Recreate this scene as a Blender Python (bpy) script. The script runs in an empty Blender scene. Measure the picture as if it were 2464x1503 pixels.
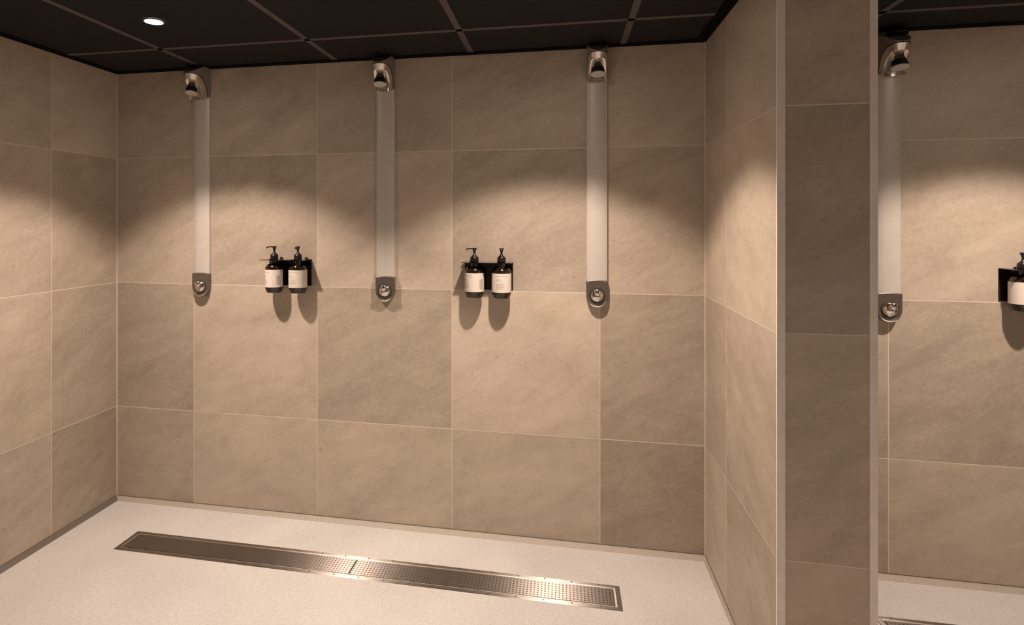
import bpy, bmesh, math, random
from mathutils import Vector, Matrix
random.seed(7)
S = bpy.context.scene
COL = S.collection
PI = math.pi

# ------------------------------------------------------------------ dimensions (metres)
XL, XR0, XR1 = -0.4036, 2.1956, 2.4205      # left wall, partition faces
YP = -0.799                                  # front of the partition
XE, YF = 5.05, -4.3                          # far right wall, wall behind the viewer
ZC = 1.9975                                  # ceiling
ROW0, ROWP = 1.598, 0.581                    # tile rows
COVE = 0.0165

# ------------------------------------------------------------------ materials
def new_mat(name):
    m = bpy.data.materials.new(name); m.use_nodes = True
    nt = m.node_tree; b = nt.nodes['Principled BSDF']
    return m, nt, b

def simple(name, col, rough=.5, metal=0., noise=0., nscale=60., bump=0., spec=.5):
    m, nt, b = new_mat(name)
    b.inputs['Roughness'].default_value = rough
    b.inputs['Metallic'].default_value = metal
    b.inputs['Specular IOR Level'].default_value = spec
    b.inputs['Base Color'].default_value = (*col, 1)
    if noise or bump:
        tc = nt.nodes.new('ShaderNodeTexCoord')
        n = nt.nodes.new('ShaderNodeTexNoise'); n.inputs['Scale'].default_value = nscale
        n.inputs['Detail'].default_value = 4
        nt.links.new(tc.outputs['Object'], n.inputs['Vector'])
        if noise:
            r = nt.nodes.new('ShaderNodeValToRGB')
            r.color_ramp.elements[0].position = .3; r.color_ramp.elements[1].position = .7
            r.color_ramp.elements[0].color = (*[c * (1 - noise) for c in col], 1)
            r.color_ramp.elements[1].color = (*[min(1, c * (1 + noise)) for c in col], 1)
            nt.links.new(n.outputs['Fac'], r.inputs['Fac'])
            nt.links.new(r.outputs['Color'], b.inputs['Base Color'])
        if bump:
            bp = nt.nodes.new('ShaderNodeBump'); bp.inputs['Strength'].default_value = bump
            bp.inputs['Distance'].default_value = .001
            nt.links.new(n.outputs['Fac'], bp.inputs['Height'])
            nt.links.new(bp.outputs['Normal'], b.inputs['Normal'])
    return m

class NB:
    """tiny node builder"""
    def __init__(s, nt): s.nt = nt
    def n(s, t, **kw):
        x = s.nt.nodes.new(t)
        for k, v in kw.items(): setattr(x, k, v)
        return x
    def put(s, sock, v):
        if hasattr(v, 'is_output'): s.nt.links.new(v, sock)
        else: sock.default_value = v
    def m(s, op, a, b=None, c=None):
        x = s.n('ShaderNodeMath', operation=op)
        s.put(x.inputs[0], a)
        if b is not None: s.put(x.inputs[1], b)
        if c is not None: s.put(x.inputs[2], c)
        return x.outputs[0]
    def vm(s, op, a, b=None):
        x = s.n('ShaderNodeVectorMath', operation=op)
        s.put(x.inputs[0], a)
        if b is not None: s.put(x.inputs[1], b)
        return x.outputs[0]
    def comb(s, x, y, z):
        c = s.n('ShaderNodeCombineXYZ')
        for i, v in enumerate((x, y, z)): s.put(c.inputs[i], v)
        return c.outputs[0]
    def noise(s, vec, scale, detail=4, rough=.55, dist=0.):
        x = s.n('ShaderNodeTexNoise')
        s.put(x.inputs['Vector'], vec); x.inputs['Scale'].default_value = scale
        x.inputs['Detail'].default_value = detail; x.inputs['Roughness'].default_value = rough
        x.inputs['Distortion'].default_value = dist
        return x.outputs['Fac']
    def mapr(s, v, a, b, c, d):
        x = s.n('ShaderNodeMapRange'); x.clamp = True
        s.put(x.inputs[0], v)
        for i, k in enumerate((a, b, c, d)): x.inputs[i + 1].default_value = k
        return x.outputs[0]
    def mix(s, f, a, b, blend='MIX'):
        x = s.n('ShaderNodeMix', data_type='RGBA', blend_type=blend)
        s.put(x.inputs[0], f); s.put(x.inputs[6], a); s.put(x.inputs[7], b)
        return x.outputs[2]

TILE_A = (.345, .285, .225, 1)
TILE_B = (.51, .430, .348, 1)
GROUT = (.60, .52, .42, 1)

def tile_mat(name, axis, u0, pitch, joints=True, seed=0., darker=()):
    """large matt stone-look porcelain tiles with thin pale joints, laid out in world metres"""
    m, nt, b = new_mat(name); N = NB(nt)
    g = N.n('ShaderNodeNewGeometry'); pos = g.outputs['Position']
    sp = N.n('ShaderNodeSeparateXYZ'); nt.links.new(pos, sp.inputs[0])
    u = sp.outputs[axis]; z = sp.outputs[2]
    fu = N.m('DIVIDE', N.m('SUBTRACT', u, u0), pitch)
    fv = N.m('DIVIDE', N.m('SUBTRACT', z, ROW0), ROWP)
    def dist(f, p):
        return N.m('MULTIPLY', N.m('ABSOLUTE', N.m('SUBTRACT', N.m('FRACT', N.m('ADD', f, .5)), .5)), p)
    dv = dist(fv, ROWP)
    d = N.m('MINIMUM', dist(fu, pitch), dv) if joints else dv
    grout = N.mapr(d, .0014, .0022, 1., 0.)
    iu = N.m('FLOOR', fu); iv = N.m('FLOOR', fv)
    if not joints: iu = N.m('MULTIPLY', iu, 0.)
    wn = N.n('ShaderNodeTexWhiteNoise', noise_dimensions='3D')
    nt.links.new(N.comb(iu, iv, seed), wn.inputs['Vector'])
    off = N.vm('SCALE', wn.outputs['Color']); off.node.inputs['Scale'].default_value = 19.
    uv = N.comb(u, z, seed)
    p = N.vm('ADD', uv, off)
    # diagonal stone clouds: rotate and stretch
    rot = N.n('ShaderNodeVectorRotate', rotation_type='Z_AXIS'); rot.inputs['Angle'].default_value = -.45
    nt.links.new(p, rot.inputs['Vector'])
    st = N.vm('MULTIPLY', rot.outputs[0], (1., 2.3, 1.))
    cloud = N.noise(st, 2.6, 6, .62, .6)
    vein = N.noise(st, 8., 5, .6, .5)
    fine = N.noise(p, 60., 4, .7)
    grain = N.noise(p, 420., 2, .6)
    v = N.m('ADD', N.m('MULTIPLY', cloud, .42), N.m('MULTIPLY', vein, .20))
    v = N.m('ADD', v, N.m('MULTIPLY', fine, .22))
    v = N.m('ADD', v, N.m('MULTIPLY', grain, .16))
    v = N.m('ADD', v, N.m('MULTIPLY', N.m('SUBTRACT', wn.outputs['Value'], .5), .10))
    f = N.mapr(v, .38, .62, 0., 1.)
    col = N.mix(f, TILE_A, TILE_B)
    # shade variation from tile to tile: some tiles of the batch are darker; partition end rows carry painted light (column, row, amount)
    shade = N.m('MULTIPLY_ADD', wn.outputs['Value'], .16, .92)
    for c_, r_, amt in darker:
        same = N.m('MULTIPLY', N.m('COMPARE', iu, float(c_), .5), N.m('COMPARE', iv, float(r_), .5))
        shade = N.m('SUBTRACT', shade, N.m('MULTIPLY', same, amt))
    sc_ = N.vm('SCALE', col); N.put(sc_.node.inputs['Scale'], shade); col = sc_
    # sparse dark pits
    pit = N.mapr(N.noise(p, 60., 2, .5), .245, .215, 0., .45)
    col = N.mix(pit, col, (.16, .13, .10, 1))
    # pale fossil-like veins
    vv = N.m('ABSOLUTE', N.m('SUBTRACT', N.noise(st, 4.3, 5, .6, 1.2), .5))
    col = N.mix(N.mapr(vv, .0, .012, .18, 0.), col, (.60, .54, .45, 1))
    col = N.mix(grout, col, GROUT)
    nt.links.new(col, b.inputs['Base Color'])
    N.put(b.inputs['Roughness'], N.mapr(fine, .3, .7, .5, .68))
    b.inputs['Specular IOR Level'].default_value = .35
    bp = N.n('ShaderNodeBump'); bp.inputs['Strength'].default_value = .35; bp.inputs['Distance'].default_value = .0012
    h = N.m('SUBTRACT', N.m('MULTIPLY', fine, .35), grout)
    nt.links.new(h, bp.inputs['Height']); nt.links.new(bp.outputs['Normal'], b.inputs['Normal'])
    return m

def floor_mat():
    m, nt, b = new_mat('cream_vinyl'); N = NB(nt)
    g = N.n('ShaderNodeNewGeometry'); pos = g.outputs['Position']
    big = N.noise(pos, 3., 3, .5)
    sp1 = N.noise(pos, 190., 3, .65)
    sp2 = N.noise(pos, 75., 3, .6)
    v = N.m('ADD', N.m('MULTIPLY', big, .25), N.m('ADD', N.m('MULTIPLY', sp1, .45), N.m('MULTIPLY', sp2, .30)))
    f = N.mapr(v, .38, .62, 0., 1.)
    col = N.mix(f, (.43, .415, .40, 1), (.575, .56, .54, 1))
    nt.links.new(col, b.inputs['Base Color'])
    b.inputs['Roughness'].default_value = .55
    b.inputs['Specular IOR Level'].default_value = .3
    bp = N.n('ShaderNodeBump'); bp.inputs['Strength'].default_value = .25; bp.inputs['Distance'].default_value = .001
    nt.links.new(sp1, bp.inputs['Height']); nt.links.new(bp.outputs['Normal'], b.inputs['Normal'])
    return m

def brushed(name, col, rough, tangent, aniso=.8, holes=None):
    m, nt, b = new_mat(name); N = NB(nt)
    b.inputs['Metallic'].default_value = 1.
    b.inputs['Roughness'].default_value = rough
    b.inputs['Anisotropic'].default_value = aniso
    N.put(b.inputs['Tangent'], N.comb(*[float(t) for t in tangent]))
    g = N.n('ShaderNodeNewGeometry'); pos = g.outputs['Position']
    st = N.vm('MULTIPLY', pos, (3., 260., 260.))
    sc = N.noise(st, 3., 3, .6)
    c = N.mix(N.mapr(sc, .3, .7, 0., 1.), (*[x * .86 for x in col], 1), (*[min(1, x * 1.1) for x in col], 1))
    if holes:
        px, py, x0, y0, rx, ry = holes
        s = N.n('ShaderNodeSeparateXYZ'); nt.links.new(pos, s.inputs[0])
        hx = N.m('MULTIPLY', N.m('SUBTRACT', N.m('FRACT', N.m('DIVIDE', N.m('SUBTRACT', s.outputs[0], x0), px)), .5), px / rx)
        hy = N.m('MULTIPLY', N.m('SUBTRACT', N.m('FRACT', N.m('DIVIDE', N.m('SUBTRACT', s.outputs[1], y0), py)), .5), py / ry)
        r2 = N.m('ADD', N.m('MULTIPLY', hx, hx), N.m('MULTIPLY', hy, hy))
        mask = N.mapr(r2, .75, 1.15, 1., 0.)
        c = N.mix(mask, c, (.035, .028, .024, 1))
        N.put(b.inputs['Metallic'], N.m('SUBTRACT', 1., mask))
    nt.links.new(c, b.inputs['Base Color'])
    return m

M = {}
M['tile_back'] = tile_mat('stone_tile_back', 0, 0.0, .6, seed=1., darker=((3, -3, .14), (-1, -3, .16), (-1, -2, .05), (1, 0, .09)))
M['tile_bay'] = tile_mat('stone_tile_second_bay', 0, 2.823, .6, seed=5.)
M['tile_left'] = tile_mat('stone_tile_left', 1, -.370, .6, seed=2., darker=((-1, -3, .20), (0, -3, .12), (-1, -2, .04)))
M['tile_part_side'] = tile_mat('stone_tile_partition_side', 1, -.303, .6, seed=3.)
M['tile_part_front'] = tile_mat('stone_tile_partition_front', 0, 2.0, .6, joints=False, seed=4., darker=((0, -1, .10), (0, -2, -.20), (0, -3, .03), (0, 0, -.16)))  # row tones stand in for floor bounce below and light near the top
M['tile_other'] = tile_mat('stone_tile_front', 0, .3, .6, seed=6.)
M['floor'] = floor_mat()
M['cove'] = simple('taupe_cove_strip', (.36, .315, .265), .6, noise=.12, nscale=200)
M['cove_shaded'] = simple('shaded_taupe_cove_strip', (.125, .10, .082), .6, noise=.12, nscale=200)  # same strip as the back one, with the left side's shade painted in
M['sealant'] = simple('dark_sealant', (.15, .122, .098), .6)
M['grout_bead'] = simple('pale_sealant', (.58, .51, .42), .55, noise=.08)
M['edge_trim'] = simple('pale_metal_edge_trim', (.78, .715, .655), .45, .05, noise=.06, nscale=20)
M['ceil'] = simple('dark_ceiling_tile', (.013, .0105, .0105), .75, noise=.25, nscale=140, bump=.2, spec=.2)
M['tbar'] = simple('dark_ceiling_grid', (.088, .074, .072), .6, noise=.12, nscale=40, spec=.3)
M['angle'] = simple('black_wall_angle', (.0025, .002, .002), .7, spec=.05, noise=.1)
M['panel'] = simple('satin_white_aluminium', (.56, .52, .475), .42, .15, noise=.03, nscale=30)
M['housing'] = simple('grey_plastic_housing', (.25, .225, .205), .38, 0., noise=.06, nscale=80)
M['chrome'] = simple('satin_chrome', (.90, .85, .81), .25, 1., noise=.04, nscale=50)
M['black_rubber'] = simple('black_rubber', (.008, .008, .009), .5, noise=.2)
M['nozzle_face'] = simple('light_grey_nozzle_face', (.52, .49, .46), .5, noise=.08, nscale=300)
M['plate'] = simple('brushed_grey_plate', (.20, .172, .15), .33, .75, noise=.10, nscale=90)
M['button'] = simple('polished_button', (.68, .64, .61), .14, 1., noise=.03)
M['black_metal'] = simple('black_powder_coated_metal', (.012, .010, .010), .09, 0., noise=.2, nscale=300)
M['amber'] = simple('dark_amber_glass', (.012, .0065, .004), .13, noise=.3, nscale=20, spec=.7)
M['pump'] = simple('black_pump_plastic', (.008, .007, .007), .35, noise=.2)
M['paper'] = simple('cream_paper_label', (.66, .60, .53), .6, noise=.04, nscale=90)
M['ink'] = simple('grey_label_print', (.30, .26, .22), .6, noise=.1)
M['ink_pale'] = simple('pale_label_print', (.44, .38, .33), .6, noise=.1)
M['drain'] = brushed('brushed_drain_steel', (.42, .375, .34), .37, (0, 1, 0), 1.)
M['drain_lip'] = brushed('bright_drain_lip', (.66, .60, .55), .40, (0, 1, 0), .9)
M['grate'] = brushed('perforated_drain_steel', (.36, .32, .29), .37, (0, 1, 0), 1., holes=(.0124, .0124, .0, -.3736, .0030, .0030))
M['rivet'] = simple('dark_rivet', (.16, .13, .11), .4, .7, noise=.1)
M['slot_dark'] = simple('dark_gap', (.02, .016, .013), .7, noise=.1)
def emission(name, col, strength):
    m, nt, b = new_mat(name)
    b.inputs['Base Color'].default_value = (.8, .8, .8, 1)
    b.inputs['Emission Color'].default_value = (*col, 1); b.inputs['Emission Strength'].default_value = strength
    tc = nt.nodes.new('ShaderNodeTexCoord')
    return m
M['lamp'] = emission('glowing_lamp_lens', (1., .84, .68), 110.)
M['lamp_ring'] = simple('black_downlight_ring', (.012, .010, .010), .5, noise=.1)

# ------------------------------------------------------------------ mesh helpers
def finish(name, bm, mats, parent=None, smooth=None, bevel=None):
    bmesh.ops.recalc_face_normals(bm, faces=bm.faces)
    me = bpy.data.meshes.new(name); bm.to_mesh(me); bm.free()
    o = bpy.data.objects.new(name, me); COL.objects.link(o)
    for m in (mats if isinstance(mats, (list, tuple)) else [mats]): me.materials.append(M[m])
    if parent is not None: o.parent = parent
    if smooth is not None:
        for p in me.polygons: p.use_smooth = True
        me.set_sharp_from_angle(angle=math.radians(smooth))
    if bevel:
        md = o.modifiers.new('bevel', 'BEVEL'); md.width = bevel; md.segments = 2; md.limit_method = 'ANGLE'
        md.angle_limit = math.radians(35)
    return o

def box(bm, x0, x1, y0, y1, z0, z1, mi=0):
    vs = [bm.verts.new((x, y, z)) for x in (x0, x1) for y in (y0, y1) for z in (z0, z1)]
    out = []
    for f in ((0, 1, 3, 2), (4, 6, 7, 5), (0, 4, 5, 1), (2, 3, 7, 6), (0, 2, 6, 4), (1, 5, 7, 3)):
        fc = bm.faces.new([vs[i] for i in f]); fc.material_index = mi; out.append(fc)
    return out

def lathe(bm, prof, seg=40, axis='Z', centre=(0, 0, 0), cap0=True, cap1=True, mi=0):
    """prof: list of (radius, height); axis Z up"""
    rings = []
    for r, h in prof:
        ring = []
        for i in range(seg):
            a = 2 * PI * i / seg
            if axis == 'Z': p = (r * math.cos(a), r * math.sin(a), h)
            else: p = (r * math.cos(a), -h, r * math.sin(a))          # axis -Y: height goes out of the wall
            ring.append(bm.verts.new(Vector(p) + Vector(centre)))
        rings.append(ring)
    for a, b in zip(rings, rings[1:]):
        for i in range(seg):
            f = bm.faces.new((a[i], a[(i + 1) % seg], b[(i + 1) % seg], b[i])); f.material_index = mi
    if cap0: bm.faces.new(rings[0]).material_index = mi
    if cap1: bm.faces.new(list(reversed(rings[-1]))).material_index = mi
    return [v for r in rings for v in r]

def prism(bm, pts, y0, y1, mi=0):
    """outline in x,z extruded along y"""
    a = [bm.verts.new((x, y0, z)) for x, z in pts]; b = [bm.verts.new((x, y1, z)) for x, z in pts]
    n = len(pts)
    bm.faces.new(a).material_index = mi; bm.faces.new(list(reversed(b))).material_index = mi
    for i in range(n): bm.faces.new((a[i], b[i], b[(i + 1) % n], a[(i + 1) % n])).material_index = mi

def tag(o, label, cat, group=None, kind=None):
    o['label'] = label; o['category'] = cat
    if group: o['group'] = group
    if kind: o['kind'] = kind
    return o

def thing(name, label, cat, loc=(0, 0, 0), group=None):
    o = bpy.data.objects.new(name, None); o.empty_display_size = .05; COL.objects.link(o)
    o.location = loc
    return tag(o, label, cat, group)

def dup(root, loc, label, group=None):
    r = root.copy(); COL.objects.link(r); r.location = loc; r['label'] = label
    if group: r['group'] = group
    for ch in list(root.children):
        c = ch.copy(); COL.objects.link(c); c.parent = r
        for g in ch.children:
            d = g.copy(); COL.objects.link(d); d.parent = c
    return r

# ------------------------------------------------------------------ room shell
TW = .012                                   # tile + wall face thickness in front of the cove
def shell(name, boxes, mats, label, cat):
    bm = bmesh.new()
    for b in boxes: box(bm, *b)
    o = finish(name, bm, mats)
    return tag(o, label, cat, kind='structure')

shell('floor', [(XL - .2, XE + .2, YF - .2, .2, -.12, 0)], 'floor', 'cream speckled vinyl wet-room floor', 'floor')
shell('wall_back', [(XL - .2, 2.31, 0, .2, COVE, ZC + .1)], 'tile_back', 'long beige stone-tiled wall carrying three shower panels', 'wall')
shell('wall_back_bay', [(2.31, XE + .2, 0, .2, COVE, ZC + .1)], 'tile_bay', 'beige stone-tiled wall of the second bay right of the partition', 'wall')
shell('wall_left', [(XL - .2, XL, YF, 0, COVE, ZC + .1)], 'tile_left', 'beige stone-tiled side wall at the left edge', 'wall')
shell('wall_right', [(XE, XE + .2, YF, 0, COVE, ZC + .1)], 'tile_left', 'beige tiled end wall of the second bay', 'wall')
shell('wall_front', [(XL - .2, XE + .2, YF - .2, YF, 0, ZC + .1)], 'tile_other', 'beige tiled wall opposite the showers', 'wall')
# partition: three tiled faces
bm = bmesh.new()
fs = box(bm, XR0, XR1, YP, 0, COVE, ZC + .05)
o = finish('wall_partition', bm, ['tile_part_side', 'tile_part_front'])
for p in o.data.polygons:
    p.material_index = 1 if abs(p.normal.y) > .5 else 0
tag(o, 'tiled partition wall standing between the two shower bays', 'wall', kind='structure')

# ceiling with grid
bm = bmesh.new(); box(bm, XL - .2, XE + .2, YF - .2, .2, ZC, ZC + .12)
ceil = tag(finish('ceiling', bm, 'ceil'), 'black suspended tile ceiling with a lighter grid', 'ceiling', kind='structure')
bm = bmesh.new()
hb = .0115
def tbar(x0, x1, y0, y1): box(bm, x0, x1, y0, y1, ZC - .0022, ZC + .002)
for x in (.067, .697, 1.286, 1.886): tbar(x - hb, x + hb, YF, -.02)
for k in range(7): 
    y = -.325 - .6 * k
    tbar(XL + .02, XR0 - .02 if y > YP else 2.45, y - hb, y + hb)
for x in (2.693, 3.293, 3.893, 4.493): tbar(x - hb, x + hb, YF, -.02)
for k in range(7):
    y = -.235 - .6 * k
    tbar(XR1 + .02 if y > YP else 2.45, XE - .02, y - hb, y + hb)
finish('ceiling_grid', bm, 'tbar', ceil)
# black wall angle round the ceiling edge
bm = bmesh.new(); w = .040
za, zb = ZC - .0030, ZC + .002
for b in ((XL, XR0, -w, 0), (XL, XL + w, YF, -w), (XR0 - w, XR0, YP - w, -w), (XR0 - w, XR1 + w, YP - w, YP), (XR1, XR1 + w, YP, -w), (XR1, XE, -w, 0)):
    box(bm, b[0], b[1], b[2], b[3], za, zb)
finish('wall_angle', bm, 'angle', ceil)

# coved skirting (floor vinyl turned up under the tiles) ---------------------------------
def cove(name, length_axis, a, b, wall, sgn, label, mat='cove', R=.021):
    """profile: from floor out in front of the wall, curving up to behind the tile face"""
    bm = bmesh.new(); back = .006
    prof = []
    for i in range(7):
        t = i / 6
        prof.append((R * (1 - t) ** 1.15, COVE * t ** 1.1 + .0004))
    prof += [(-back, COVE - .0002), (-back, -.01), (R, -.01)]
    loops = []
    for s in (a, b):
        loops.append([bm.verts.new((s, wall + sgn * d, z) if length_axis == 'x' else (wall + sgn * d, s, z)) for d, z in prof])
    n = len(prof)
    for i in range(n):
        bm.faces.new((loops[0][i], loops[0][(i + 1) % n], loops[1][(i + 1) % n], loops[1][i]))
    bm.faces.new(loops[0]); bm.faces.new(list(reversed(loops[1])))
    o = finish(name, bm, mat, smooth=40)
    bm = bmesh.new()
    z0, z1 = COVE - .0075, COVE + .0012
    d0, d1 = sorted((wall - sgn * .004, wall + sgn * .0018))
    if length_axis == 'x': box(bm, a, b, d0, d1, z0, z1)
    else: box(bm, d0, d1, a, b, z0, z1)
    finish('sealant_line', bm, 'sealant', o)
    return tag(o, label, 'skirting', kind='structure')
cove('baseboard_back', 'x', XL, XR0, 0, -1, 'coved floor edge under the long back wall')
cove('baseboard_bay', 'x', XR1, XE, 0, -1, 'coved floor edge under the second bay wall')
cove('baseboard_left', 'y', YF, 0, XL, 1, 'coved floor edge under the left wall, painted in shade', 'cove_shaded', .020)
cove('baseboard_partition', 'y', YP, 0, XR0, -1, 'coved floor edge along the partition side', 'cove', .010)
cove('baseboard_end', 'x', XR0, XR1, YP, -1, 'coved floor edge under the end of the partition')
cove('baseboard_far', 'y', YP, 0, XR1, 1, 'coved floor edge on the far side of the partition')
cove('baseboard_right', 'y', YF, 0, XE, -1, 'coved floor edge under the end wall')

# corner beads and edge trims
def bar(name, x0, x1, y0, y1, mat, label, bev=None, z0=COVE):
    bm = bmesh.new(); box(bm, x0, x1, y0, y1, z0, ZC - .003)
    return tag(finish(name, bm, mat, bevel=bev), label, 'trim', kind='structure')
bar('trim_1', XL, XL + .005, -.005, 0, 'grout_bead', 'pale sealant bead in the left wall corner')
bar('trim_2', XR0 - .005, XR0, -.005, 0, 'grout_bead', 'pale sealant bead in the corner at the partition')
def edge_profile(name, xa, xb, side, label):
    bm = bmesh.new()
    # L-shaped section in plan, 2.5 mm proud of both tile faces
    k = XR0 if side < 0 else XR1
    o_ = k + side * .0025; e_ = xb if side < 0 else xa
    pts = [(o_, YP - .0025), (e_, YP - .0025), (e_, YP + .001), (k - side * .003, YP + .001), (k - side * .003, YP + .006), (o_, YP + .006)]
    lo = [bm.verts.new((px, py, COVE)) for px, py in pts]; hi = [bm.verts.new((px, py, ZC - .003)) for px, py in pts]
    bm.faces.new(lo); bm.faces.new(list(reversed(hi)))
    for i in range(6): bm.faces.new((lo[i], lo[(i + 1) % 6], hi[(i + 1) % 6], hi[i]))
    return tag(finish(name, bm, 'edge_trim'), label, 'trim', kind='structure')
edge_profile('trim_3', XR0 - .0025, XR0 + .0165, -1, 'pale metal edge profile on the left corner of the partition end')
edge_profile('trim_4', XR1 - .0155, XR1 + .0025, 1, 'pale metal edge profile on the right corner of the partition end')

# ------------------------------------------------------------------ floor drains
GP = .0124
def make_drain(x0, x1, y0, y1, split, label):
    t = thing('linear_drain', label, 'drain', ((x0 + x1) / 2, (y0 + y1) / 2, 0), 'stainless linear floor drains')
    cx, cy = t.location.x, t.location.y
    hx, hy = (x1 - x0) / 2, (y1 - y0) / 2
    fw = .0165
    # frame: ring with a shallow raised rim
    bm = bmesh.new()
    def ring(inset_a, za, inset_b, zb, mi=0):
        A = [(-hx + inset_a, -hy + inset_a), (hx - inset_a, -hy + inset_a), (hx - inset_a, hy - inset_a), (-hx + inset_a, hy - inset_a)]
        B = [(-hx + inset_b, -hy + inset_b), (hx - inset_b, -hy + inset_b), (hx - inset_b, hy - inset_b), (-hx + inset_b, hy - inset_b)]
        for i in range(4):
            j = (i + 1) % 4
            f = bm.faces.new([bm.verts.new((*A[i], za)), bm.verts.new((*A[j], za)), bm.verts.new((*B[j], zb)), bm.verts.new((*B[i], zb))])
            f.material_index = mi
    ring(0, 0.0002, .0015, .0018); ring(.0015, .0018, fw, .0020)
    bmesh.ops.remove_doubles(bm, verts=bm.verts, dist=1e-6)
    finish('drain_frame', bm, ['drain'], t)
    bm = bmesh.new()
    ring(fw, .0020, fw + .0052, .0008)
    ring(fw + .0052, .0008, fw + .0065, .0004)
    bmesh.ops.remove_doubles(bm, verts=bm.verts, dist=1e-6)
    finish('frame_lip', bm, ['drain_lip'], t)
    # dark trough seen in the gaps
    bm = bmesh.new(); box(bm, -hx + fw, hx - fw, -hy + fw, hy - fw, .0001, .0004)
    finish('drain_trough', bm, ['slot_dark'], t)
    gi = fw + .0075
    for a, b in ((-hx + gi, split - cx - .0025), (split - cx + .0025, hx - gi)):
        bm = bmesh.new(); box(bm, a, b, -hy + gi - .001, hy - gi + .001, .0005, .0018)
        finish('drain_grate', bm, ['grate'], t)
    # rivets along the frame
    n = int(round((x1 - x0 - .10) / .0935))
    for k in range(n + 1):
        x = .826 + .0955 * (k - round((.826 - x0 - .05) / .0955)) - cx if x0 < 1 else -hx + .05 + k * .0955
        if abs(x) > hx - .03: continue
        for s in (-1, 1):
            bm = bmesh.new(); lathe(bm, [(.0030, 0), (.0030, .0008), (.0018, .0014)], 10)
            r = finish('rivet', bm, ['rivet'], t, smooth=40)
            r.location = (x, s * (hy - fw * .52), .0018)
    return t
make_drain(-.098, 1.853, -.388, -.246, .8795, 'long stainless floor drain below the three shower panels')
make_drain(2.662, 4.612, -.388, -.246, 3.64, 'stainless floor drain in the second bay, cut off at the lower right')

# ------------------------------------------------------------------ shower panels
PW = .0395                                  # half width
def arc_e(u): return .117 - .089 * math.sin(u)
def arc_z(u): return 1.862 + .090 * math.cos(u)       # seam between housing and spray dish
def halfw(e):
    k = max(0., (e - .045) / (.1178 - .045))
    return max(.006, PW * max(0., 1 - k ** 2.6) ** (1 / 2.2))

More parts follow.
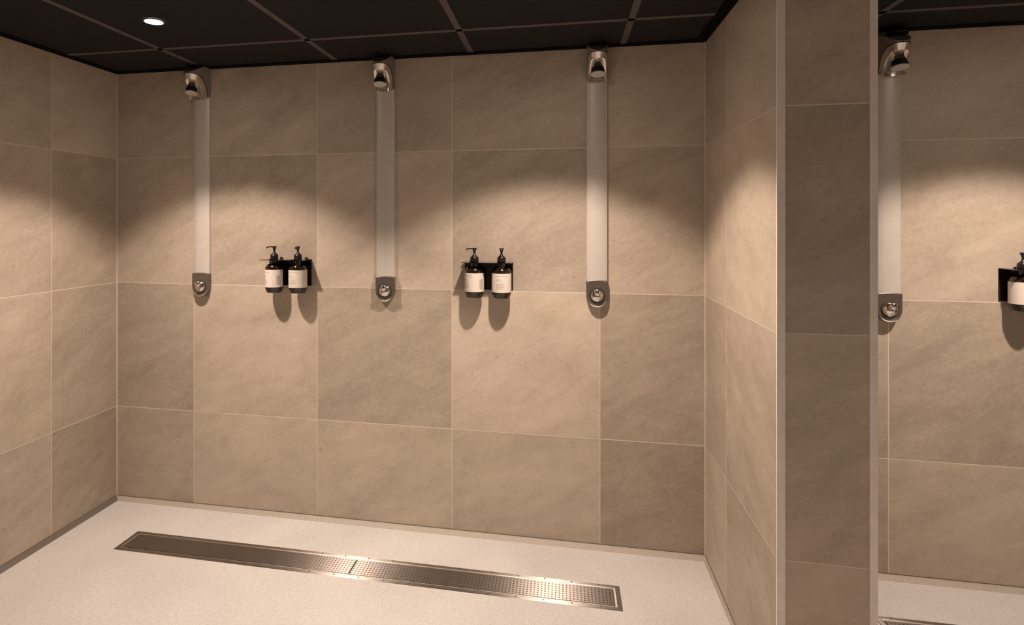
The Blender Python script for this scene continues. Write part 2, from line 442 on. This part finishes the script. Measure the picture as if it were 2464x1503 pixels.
def make_shower(x, label):
    t = thing('shower_panel', label, 'shower panel', (x, 0, 0), 'wall shower panels')
    # body: bowed front section
    bm = bmesh.new()
    n = 14; D0, D1 = .013, .0215
    def sect(z, sc=1.):
        pts = [(-PW, 0)]
        for i in range(n + 1):
            a = -1 + 2 * i / n
            pts.append((PW * a, -(D0 + (D1 - D0) * (1 - abs(a) ** 2.5))))
        pts.append((PW, 0))
        return [bm.verts.new((px, py, z)) for px, py in pts]
    a = sect(1.040); b = sect(1.872)
    m = len(a)
    for i in range(m): bm.faces.new((a[i], a[(i + 1) % m], b[(i + 1) % m], b[i]))
    bm.faces.new(a); bm.faces.new(list(reversed(b)))
    finish('panel_body', bm, 'panel', t, smooth=35)
    # head housing: rounded plan, underside cut by the seam arc, sloping front top
    NU = 18
    def outline(offset=0.):
        return
    bm = bmesh.new()
    top, bot, mid = [], [], []
    us = [PI / 2 * i / NU for i in range(NU + 1)]
    rows = []
    for u in reversed(us):                                   # from wall side (bottom) to the tip
        e = arc_e(u); w_ = halfw(e)
        zt = ZC - .0035 - .036 * max(0., (e - .050) / .064) ** 1.3
        zs = arc_z(u) + .001
        rows.append((e, w_, zs, zt))
    L = []
    for e, w_, zs, zt in rows:
        w2 = w_
        L.append([bm.verts.new((-w2, -e, zs)), bm.verts.new((w2, -e, zs)), bm.verts.new((w2, -e, zt)), bm.verts.new((-w2, -e, zt))])
    # back section at the wall
    W0 = [bm.verts.new((-PW, 0, 1.863)), bm.verts.new((PW, 0, 1.863)), bm.verts.new((PW, 0, ZC - .0035)), bm.verts.new((-PW, 0, ZC - .0035))]
    L = [W0] + L
    for p_, q_ in zip(L, L[1:]):
        for i in range(4):
            j = (i + 1) % 4
            bm.faces.new((p_[i], p_[j], q_[j], q_[i]))
    bm.faces.new(L[0]); bm.faces.new(list(reversed(L[-1])))
    finish('head_housing', bm, 'housing', t, smooth=38)
    # dark seal that follows the seam
    def dish_grid(scale, drop, lip, thick, bm):
        NS = 16
        g0, g1 = [], []
        for u in us:
            e = arc_e(u); w_ = halfw(e) * scale
            nrm = Vector((0, -math.sin(u) * .35 - .25, -math.cos(u) * .8 - .25)).normalized()
            r0, r1 = [], []
            for k in range(NS + 1):
                s = -1 + 2 * k / NS
                edge = abs(s) ** 3.5
                tip = max(0., 1 - u / .45)
                lipv = lip * max(edge, tip ** 1.4)
                fr = lipv / lip if lip else 0.
                fr *= max(0., 1 - (u / (PI / 2)) ** 3)
                bul = Vector((0, 0, -.0085 * (1 - s * s) * math.sin(u) ** 6)) if lip else Vector((0, 0, 0))
                p = Vector((s * w_ * (1 - .22 * fr), -e + .015 * fr * tip, arc_z(u))) + nrm * (drop + lipv) + bul
                r0.append(bm.verts.new(p)); r1.append(bm.verts.new(Vector((s * w_, -e, arc_z(u))) + nrm * (drop - thick) + bul * .8))
            g0.append(r0); g1.append(r1)
        for G in (g0, g1):
            for A, B in zip(G, G[1:]):
                for k in range(NS): bm.faces.new((A[k], A[k + 1], B[k + 1], B[k]))
        for A, B in ((g0, g1),):
            for i in range(NU):
                for k in (0, NS): bm.faces.new((A[i][k], A[i + 1][k], B[i + 1][k], B[i][k]))
            for k in range(NS):
                for i in (0, NU): bm.faces.new((A[i][k], A[i][k + 1], B[i][k + 1], B[i][k]))
    bm = bmesh.new(); dish_grid(1.005, .0022, 0., .004, bm)
    finish('head_seal', bm, 'black_rubber', t, smooth=50)
    bm = bmesh.new(); dish_grid(.985, .0055, .020, .004, bm)
    dish = finish('spray_dish', bm, 'chrome', t, smooth=50)
    # nozzle: chrome stem, black band, grey face; tilted forward
    ax = Vector((0, -.19, -.98)).normalized()
    base = Vector((0, -.0785, 1.9265))
    rotm = Vector((0, 0, 1)).rotation_difference(ax).to_matrix().to_4x4()
    def noz(name, prof, mat, parent, seg=36):
        bm = bmesh.new(); lathe(bm, prof, seg)
        bmesh.ops.transform(bm, matrix=Matrix.Translation(base) @ rotm, verts=bm.verts)
        return finish(name, bm, mat, parent, smooth=40)
    nz = noz('nozzle', [(.0150, -.004), (.0165, .015), (.0200, .0335)], 'chrome', t)
    noz('nozzle_band', [(.0225, .0337), (.0265, .0560)], 'black_rubber', nz)
    noz('nozzle_face', [(.0270, .0561), (.0274, .0590), (.0258, .0608), (.0090, .0610), (.0085, .0598), (.002, .0598)], 'nozzle_face', nz)
    # black sheet painting the housing's shade on the ceiling, with a glint dot
    bm = bmesh.new()
    pts = [(-.034, 0)] + [(.034 * math.cos(PI - PI * i / 14), -.070 - .036 * math.sin(PI * i / 14)) for i in range(15)] + [(.034, 0)]
    lo = [bm.verts.new((px, py, ZC - .0060)) for px, py in pts]; hi = [bm.verts.new((px, py, ZC - .0002)) for px, py in pts]
    k = len(pts)
    bm.faces.new(lo); bm.faces.new(list(reversed(hi)))
    for i in range(k): bm.faces.new((lo[i], lo[(i + 1) % k], hi[(i + 1) % k], hi[i]))
    cl = finish('ceiling_shade', bm, 'black_rubber', t)
    bm = bmesh.new(); lathe(bm, [(.0028, 0), (.0028, .0012), (.0014, .0020)], 12)
    bmesh.ops.transform(bm, matrix=Matrix.Translation((-.004, -.099, ZC - .0060)) @ Matrix.Rotation(PI, 4, 'X'), verts=bm.verts)
    finish('glint_dot', bm, 'button', cl, smooth=40)
    # control plate with arched top and rounded bottom
    bm = bmesh.new()
    pw = .0415; zt, zb = 1.067, .9605
    pts = []
    for i in range(13):
        s = -1 + 2 * i / 12
        pts.append((pw * s, zt + .004 * (1 - s * s)))
    zc = zb + .050
    for i in range(21):
        a_ = PI * i / 20
        pts.append((pw * math.cos(a_), zc - .050 * math.sin(a_)))
    prism(bm, pts, 0, -.0240)
    cp = finish('control_plate', bm, 'plate', t, smooth=30, bevel=.0028)
    # raised crescent lip round the foot of the plate
    bm = bmesh.new(); prev = None
    for i in range(25):
        a_ = math.radians(-150 + 120 * i / 24)
        k_ = max(0., math.sin(PI * i / 24)) ** .7
        ri, ro = .0395, .0398 + .0048 * k_
        q_ = [bm.verts.new((r_ * math.cos(a_), y_, 1.0085 + r_ * math.sin(a_))) for r_, y_ in ((ri, -.0235), (ri, -.0235 - .0060 * k_ - .0004), (ro, -.0235 - .0050 * k_ - .0003), (ro, -.0235))]
        if prev:
            for j_ in range(4): bm.faces.new((prev[j_], prev[(j_ + 1) % 4], q_[(j_ + 1) % 4], q_[j_]))
        else: bm.faces.new(q_)
        prev = q_
    bm.faces.new(list(reversed(prev)))
    finish('plate_lip', bm, 'chrome', cp, smooth=40)
    bm = bmesh.new(); lathe(bm, [(.0305, .0330), (.0305, .0345), (.0285, .0352), (.0272, .0338), (.0268, .0330)], 40, 'Y', (0, .0095, 1.010))
    finish('button_ring', bm, 'slot_dark', cp, smooth=40)
    bm = bmesh.new()
    prof = [(.0258, .0325), (.0256, .037)] + [(.0250 * math.cos(a), .037 + .013 * math.sin(a)) for a in [PI / 2 * i / 8 for i in range(1, 8)]]
    lathe(bm, prof, 40, 'Y', (0, .0095, 1.009))
    dm = finish('push_button', bm, 'button', cp, smooth=50)
    bm = bmesh.new()
    prof = [(.0085, .046), (.0118, .050), (.0134, .055)] + [(.0134 * math.cos(a), .057 + .0085 * math.sin(a)) for a in [PI / 2 * i / 7 for i in range(0, 7)]]
    lathe(bm, prof, 32, 'Y', (.001, .0095, 1.0235))
    finish('button_knob', bm, 'button', cp, smooth=50)
    return t
sh = make_shower(.0465, 'white wall shower panel nearest the left corner')
G = 'wall shower panels'
dup(sh, (.9142, 0, 0), 'white wall shower panel between the two soap racks of the main bay', G)
dup(sh, (1.7880, 0, 0), 'white wall shower panel nearest the partition inside the main bay', G)
dup(sh, (2.8162, 0, -.0252), 'white wall shower panel in the second bay, right beside the partition edge', G)

# ------------------------------------------------------------------ bottle racks and bottles
SLOTS = (.0465, .157)
def make_rack(x, label):
    t = thing('bottle_rack', label, 'bottle rack', (x, 0, 1.021), 'black bottle racks on the wall')
    bm = bmesh.new(); box(bm, 0, .200, -.003, 0, 0, .117)
    finish('back_plate', bm, 'black_metal', t, bevel=.0008)
    # shelf with two round neck holes, each open to the front by a slot
    bm = bmesh.new()
    z0, z1 = .1145, .117
    R, hw = .0152, .0150
    def strip_outline():
        pts = [(0, -.003), (0, -.090)]
        for sx in SLOTS:
            pts.append((sx - hw, -.090))
            for i in range(13):
                a_ = PI - PI * i / 12
                pts.append((sx + R * math.cos(a_), -.047 + R * math.sin(a_)))
            pts.append((sx + hw, -.090))
        pts += [(.200, -.090), (.200, -.003)]
        return pts
    P = strip_outline()
    lo = [bm.verts.new((a_, b_, z0)) for a_, b_ in P]; hi = [bm.verts.new((a_, b_, z1)) for a_, b_ in P]
    k = len(P)
    f1 = bm.faces.new(lo); f2 = bm.faces.new(list(reversed(hi)))
    for i in range(k): bm.faces.new((lo[i], lo[(i + 1) % k], hi[(i + 1) % k], hi[i]))
    bmesh.ops.triangulate(bm, faces=[f1, f2])
    finish('shelf', bm, 'black_metal', t)
    return t
rk = make_rack(.374, 'black soap bottle rack between the left and middle shower panels')
dup(rk, (1.255, 0, 1.021), 'black soap bottle rack between the middle panel and the panel by the partition', 'black bottle racks on the wall')
dup(rk, (3.168, 0, 1.021), 'black soap bottle rack in the second bay at the right photo edge', 'black bottle racks on the wall')

def curved_strip(bm, r, a0, a1, z0, z1, mi=0, seg=None):
    seg = seg or max(1, int((a1 - a0) / .12))
    prev = None
    for i in range(seg + 1):
        a = a0 + (a1 - a0) * i / seg
        v = (bm.verts.new((r * math.sin(a), -r * math.cos(a), z0)), bm.verts.new((r * math.sin(a), -r * math.cos(a), z1)))
        if prev: bm.faces.new((prev[0], v[0], v[1], prev[1])).material_index = mi
        prev = v

RB = .0392
def make_bottle(name_loc, label, turn, spout, barcode=True):
    t = thing('soap_bottle', label, 'soap bottle', name_loc, 'amber pump soap bottles')
    # local z=0 is the base
    bm = bmesh.new()
    prof = [(.0300, 0), (.0325, .0012), (.0350, .0075), (.0378, .0150), (.0390, .0195), (RB, .024), (RB, .100)]
    for i in range(1, 9):
        a = PI / 2 * i / 8
        prof.append((.0140 + (RB - .0140) * math.cos(a) ** .9, .100 + .026 * math.sin(a)))
    prof += [(.0138, .1285), (.0138, .1440)]
    lathe(bm, prof, 48)
    finish('bottle_body', bm, 'amber', t, smooth=35)
    # paper label wrapped three quarters round
    bm = bmesh.new(); curved_strip(bm, RB + .0004, turn - 2.35, turn + 2.35, .0245, .1000, 0)
    lb = finish('label', bm, ['paper'], t, smooth=60)
    bm = bmesh.new(); rr = RB + .0006
    def line(a0, a1, z, h, mi): curved_strip(bm, rr, turn + a0, turn + a1, z - h / 2, z + h / 2, mi)
    line(-.62, .62, .0895, .0016, 0)
    line(-.58, -.10, .0790, .0012, 1); line(-.58, .05, .0725, .0022, 1); line(-.58, .12, .0690, .0012, 1)
    random.seed(3)
    for k in range(6): line(-.58, .30 + random.uniform(-.12, .12), .0600 - .0042 * k, .0014, 0 if k % 2 else 1)
    line(-.58, .45, .0305, .0009, 1)
    finish('label_print', bm, ['ink', 'ink_pale'], lb)
    if barcode:
        bm = bmesh.new(); curved_strip(bm, rr, turn + 1.42, turn + 1.90, .0350, .0760, 0)
        finish('label_panel', bm, ['ink_pale'], lb)
    # pump
    bm = bmesh.new()
    lathe(bm, [(.0168, .1445), (.0172, .1460), (.0172, .1600), (.0160, .1635), (.0095, .1690), (.0070, .1720), (.0055, .1760)], 32)
    finish('pump_collar', bm, 'pump', t, smooth=40)
    bm = bmesh.new(); lathe(bm, [(.0044, .1750), (.0044, .1880)], 20)
    finish('pump_stem', bm, 'pump', t, smooth=40)
    bm = bmesh.new()
    lathe(bm, [(.0052, .1840), (.0062, .1900), (.0098, .1985), (.0098, .2005), (.0040, .2012)], 24)
    d = Vector((math.cos(spout), math.sin(spout), 0)); n = Vector((-d.y, d.x, 0))
    secs = []
    for s, hw, z0, z1 in ((.004, .0052, .1950, .2005), (.020, .0042, .1955, .2000), (.030, .0034, .1935, .1985), (.0345, .0028, .1895, .1950)):
        c = d * s
        secs.append([bm.verts.new(c - n * hw + Vector((0, 0, z0))), bm.verts.new(c + n * hw + Vector((0, 0, z0))),
                     bm.verts.new(c + n * hw + Vector((0, 0, z1))), bm.verts.new(c - n * hw + Vector((0, 0, z1)))])
    for A, B in zip(secs, secs[1:]):
        for i in range(4): bm.faces.new((A[i], A[(i + 1) % 4], B[(i + 1) % 4], B[i]))
    bm.faces.new(secs[0]); bm.faces.new(list(reversed(secs[-1])))
    finish('pump_head', bm, 'pump', t, smooth=35)
    return t
ZB = .9945
make_bottle((.374 + SLOTS[0], -.047, ZB), 'left soap bottle in the rack beside the left shower panel', -.72, PI + .12)
make_bottle((.374 + SLOTS[1], -.047, ZB), 'right soap bottle in the rack beside the left shower panel', -.12, -PI / 2 + .15, False)
make_bottle((1.255 + SLOTS[0], -.047, ZB), 'left soap bottle in the rack just right of the middle shower panel', -.75, PI + .2)
make_bottle((1.255 + SLOTS[1], -.047, ZB), 'right soap bottle in the rack just right of the middle shower panel', .08, -PI / 2 + .05, False)
make_bottle((3.168 + SLOTS[0], -.047, ZB), 'soap bottle cut off by the right edge in the second bay', .1, -PI / 2 + .2, False)

# ------------------------------------------------------------------ ceiling downlights
LIGHT_COL = (1.0, .80, .665)
def downlight(x, y, power, label, size=105, blend=.32, rad=.024, core=1.35):
    t = thing('downlight', label, 'downlight', (x, y, ZC), 'recessed ceiling downlights')
    bm = bmesh.new(); lathe(bm, [(.0300, -.0015), (.0310, -.0030), (.0370, -.0030), (.0385, -.0002)], 40, cap0=False, cap1=False)
    finish('lamp_ring', bm, 'lamp_ring', t, smooth=40)
    bm = bmesh.new(); lathe(bm, [(.0295, -.0018), (.0200, -.0030), (.001, -.0034)], 40)
    finish('lamp_lens', bm, 'lamp', t, smooth=60)
    # the lamp throws a wide soft-edged cone and a stronger core
    for en, sz, bl in ((power, size, blend), (power * core, 92, 1.))[:2 if core else 1]:
        l = bpy.data.lights.new('downlight_beam', 'SPOT')
        l.energy = en; l.color = LIGHT_COL; l.spot_size = math.radians(sz); l.spot_blend = bl
        l.shadow_soft_size = rad
        lo = bpy.data.objects.new('downlight_beam', l); COL.objects.link(lo)
        lo.parent = t; lo.location = (0, 0, -.03)
    return t
downlight(.262, -.625, 43, 'round ceiling downlight in front of the left shower panel')
downlight(1.574, -.61, 43, 'round ceiling downlight at the upper photo edge, right of the middle panel')
downlight(3.12, -.60, 43, 'round ceiling downlight over the second bay')
# added unseen lamps behind the viewer that lift the overall brightness
downlight(.55, -2.7, 120, 'added fill downlight over the washroom floor, nearest the left wall', 84, .3, core=0.)
downlight(2.30, -2.7, 120, 'added fill downlight over the washroom floor, in line with the partition', 84, .3, core=0.)
downlight(4.05, -2.7, 120, 'added fill downlight over the washroom floor, in front of the second bay', 84, .3, core=0.)

# ------------------------------------------------------------------ camera
cam = bpy.data.cameras.new('camera'); co = bpy.data.objects.new('camera', cam); COL.objects.link(co)
co.location = (1.65656, -2.48068, 1.30364)
co.rotation_euler = (PI / 2, 0, .197445)
F, CX, CY = 1449.996, 1065.219, 532.055
cam.sensor_fit = 'HORIZONTAL'; cam.sensor_width = 36.
cam.lens = F / 2464 * 36
cam.shift_x = (1232 - CX) / 2464
cam.shift_y = -(751.5 - CY) / 2464
cam.clip_start = .02
S.camera = co

# ------------------------------------------------------------------ world and view
wd = bpy.data.worlds.new('world'); S.world = wd; wd.use_nodes = True
wd.node_tree.nodes['Background'].inputs[0].default_value = (1., .8, .62, 1)
wd.node_tree.nodes['Background'].inputs[1].default_value = 0.0
S.view_settings.view_transform = 'Standard'
S.view_settings.look = 'None'
S.view_settings.gamma = 1
S.view_settings.use_curve_mapping = False
S.view_settings.exposure = 0.42
S.cycles.use_denoising = True
S.cycles.max_bounces = 10; S.cycles.diffuse_bounces = 8
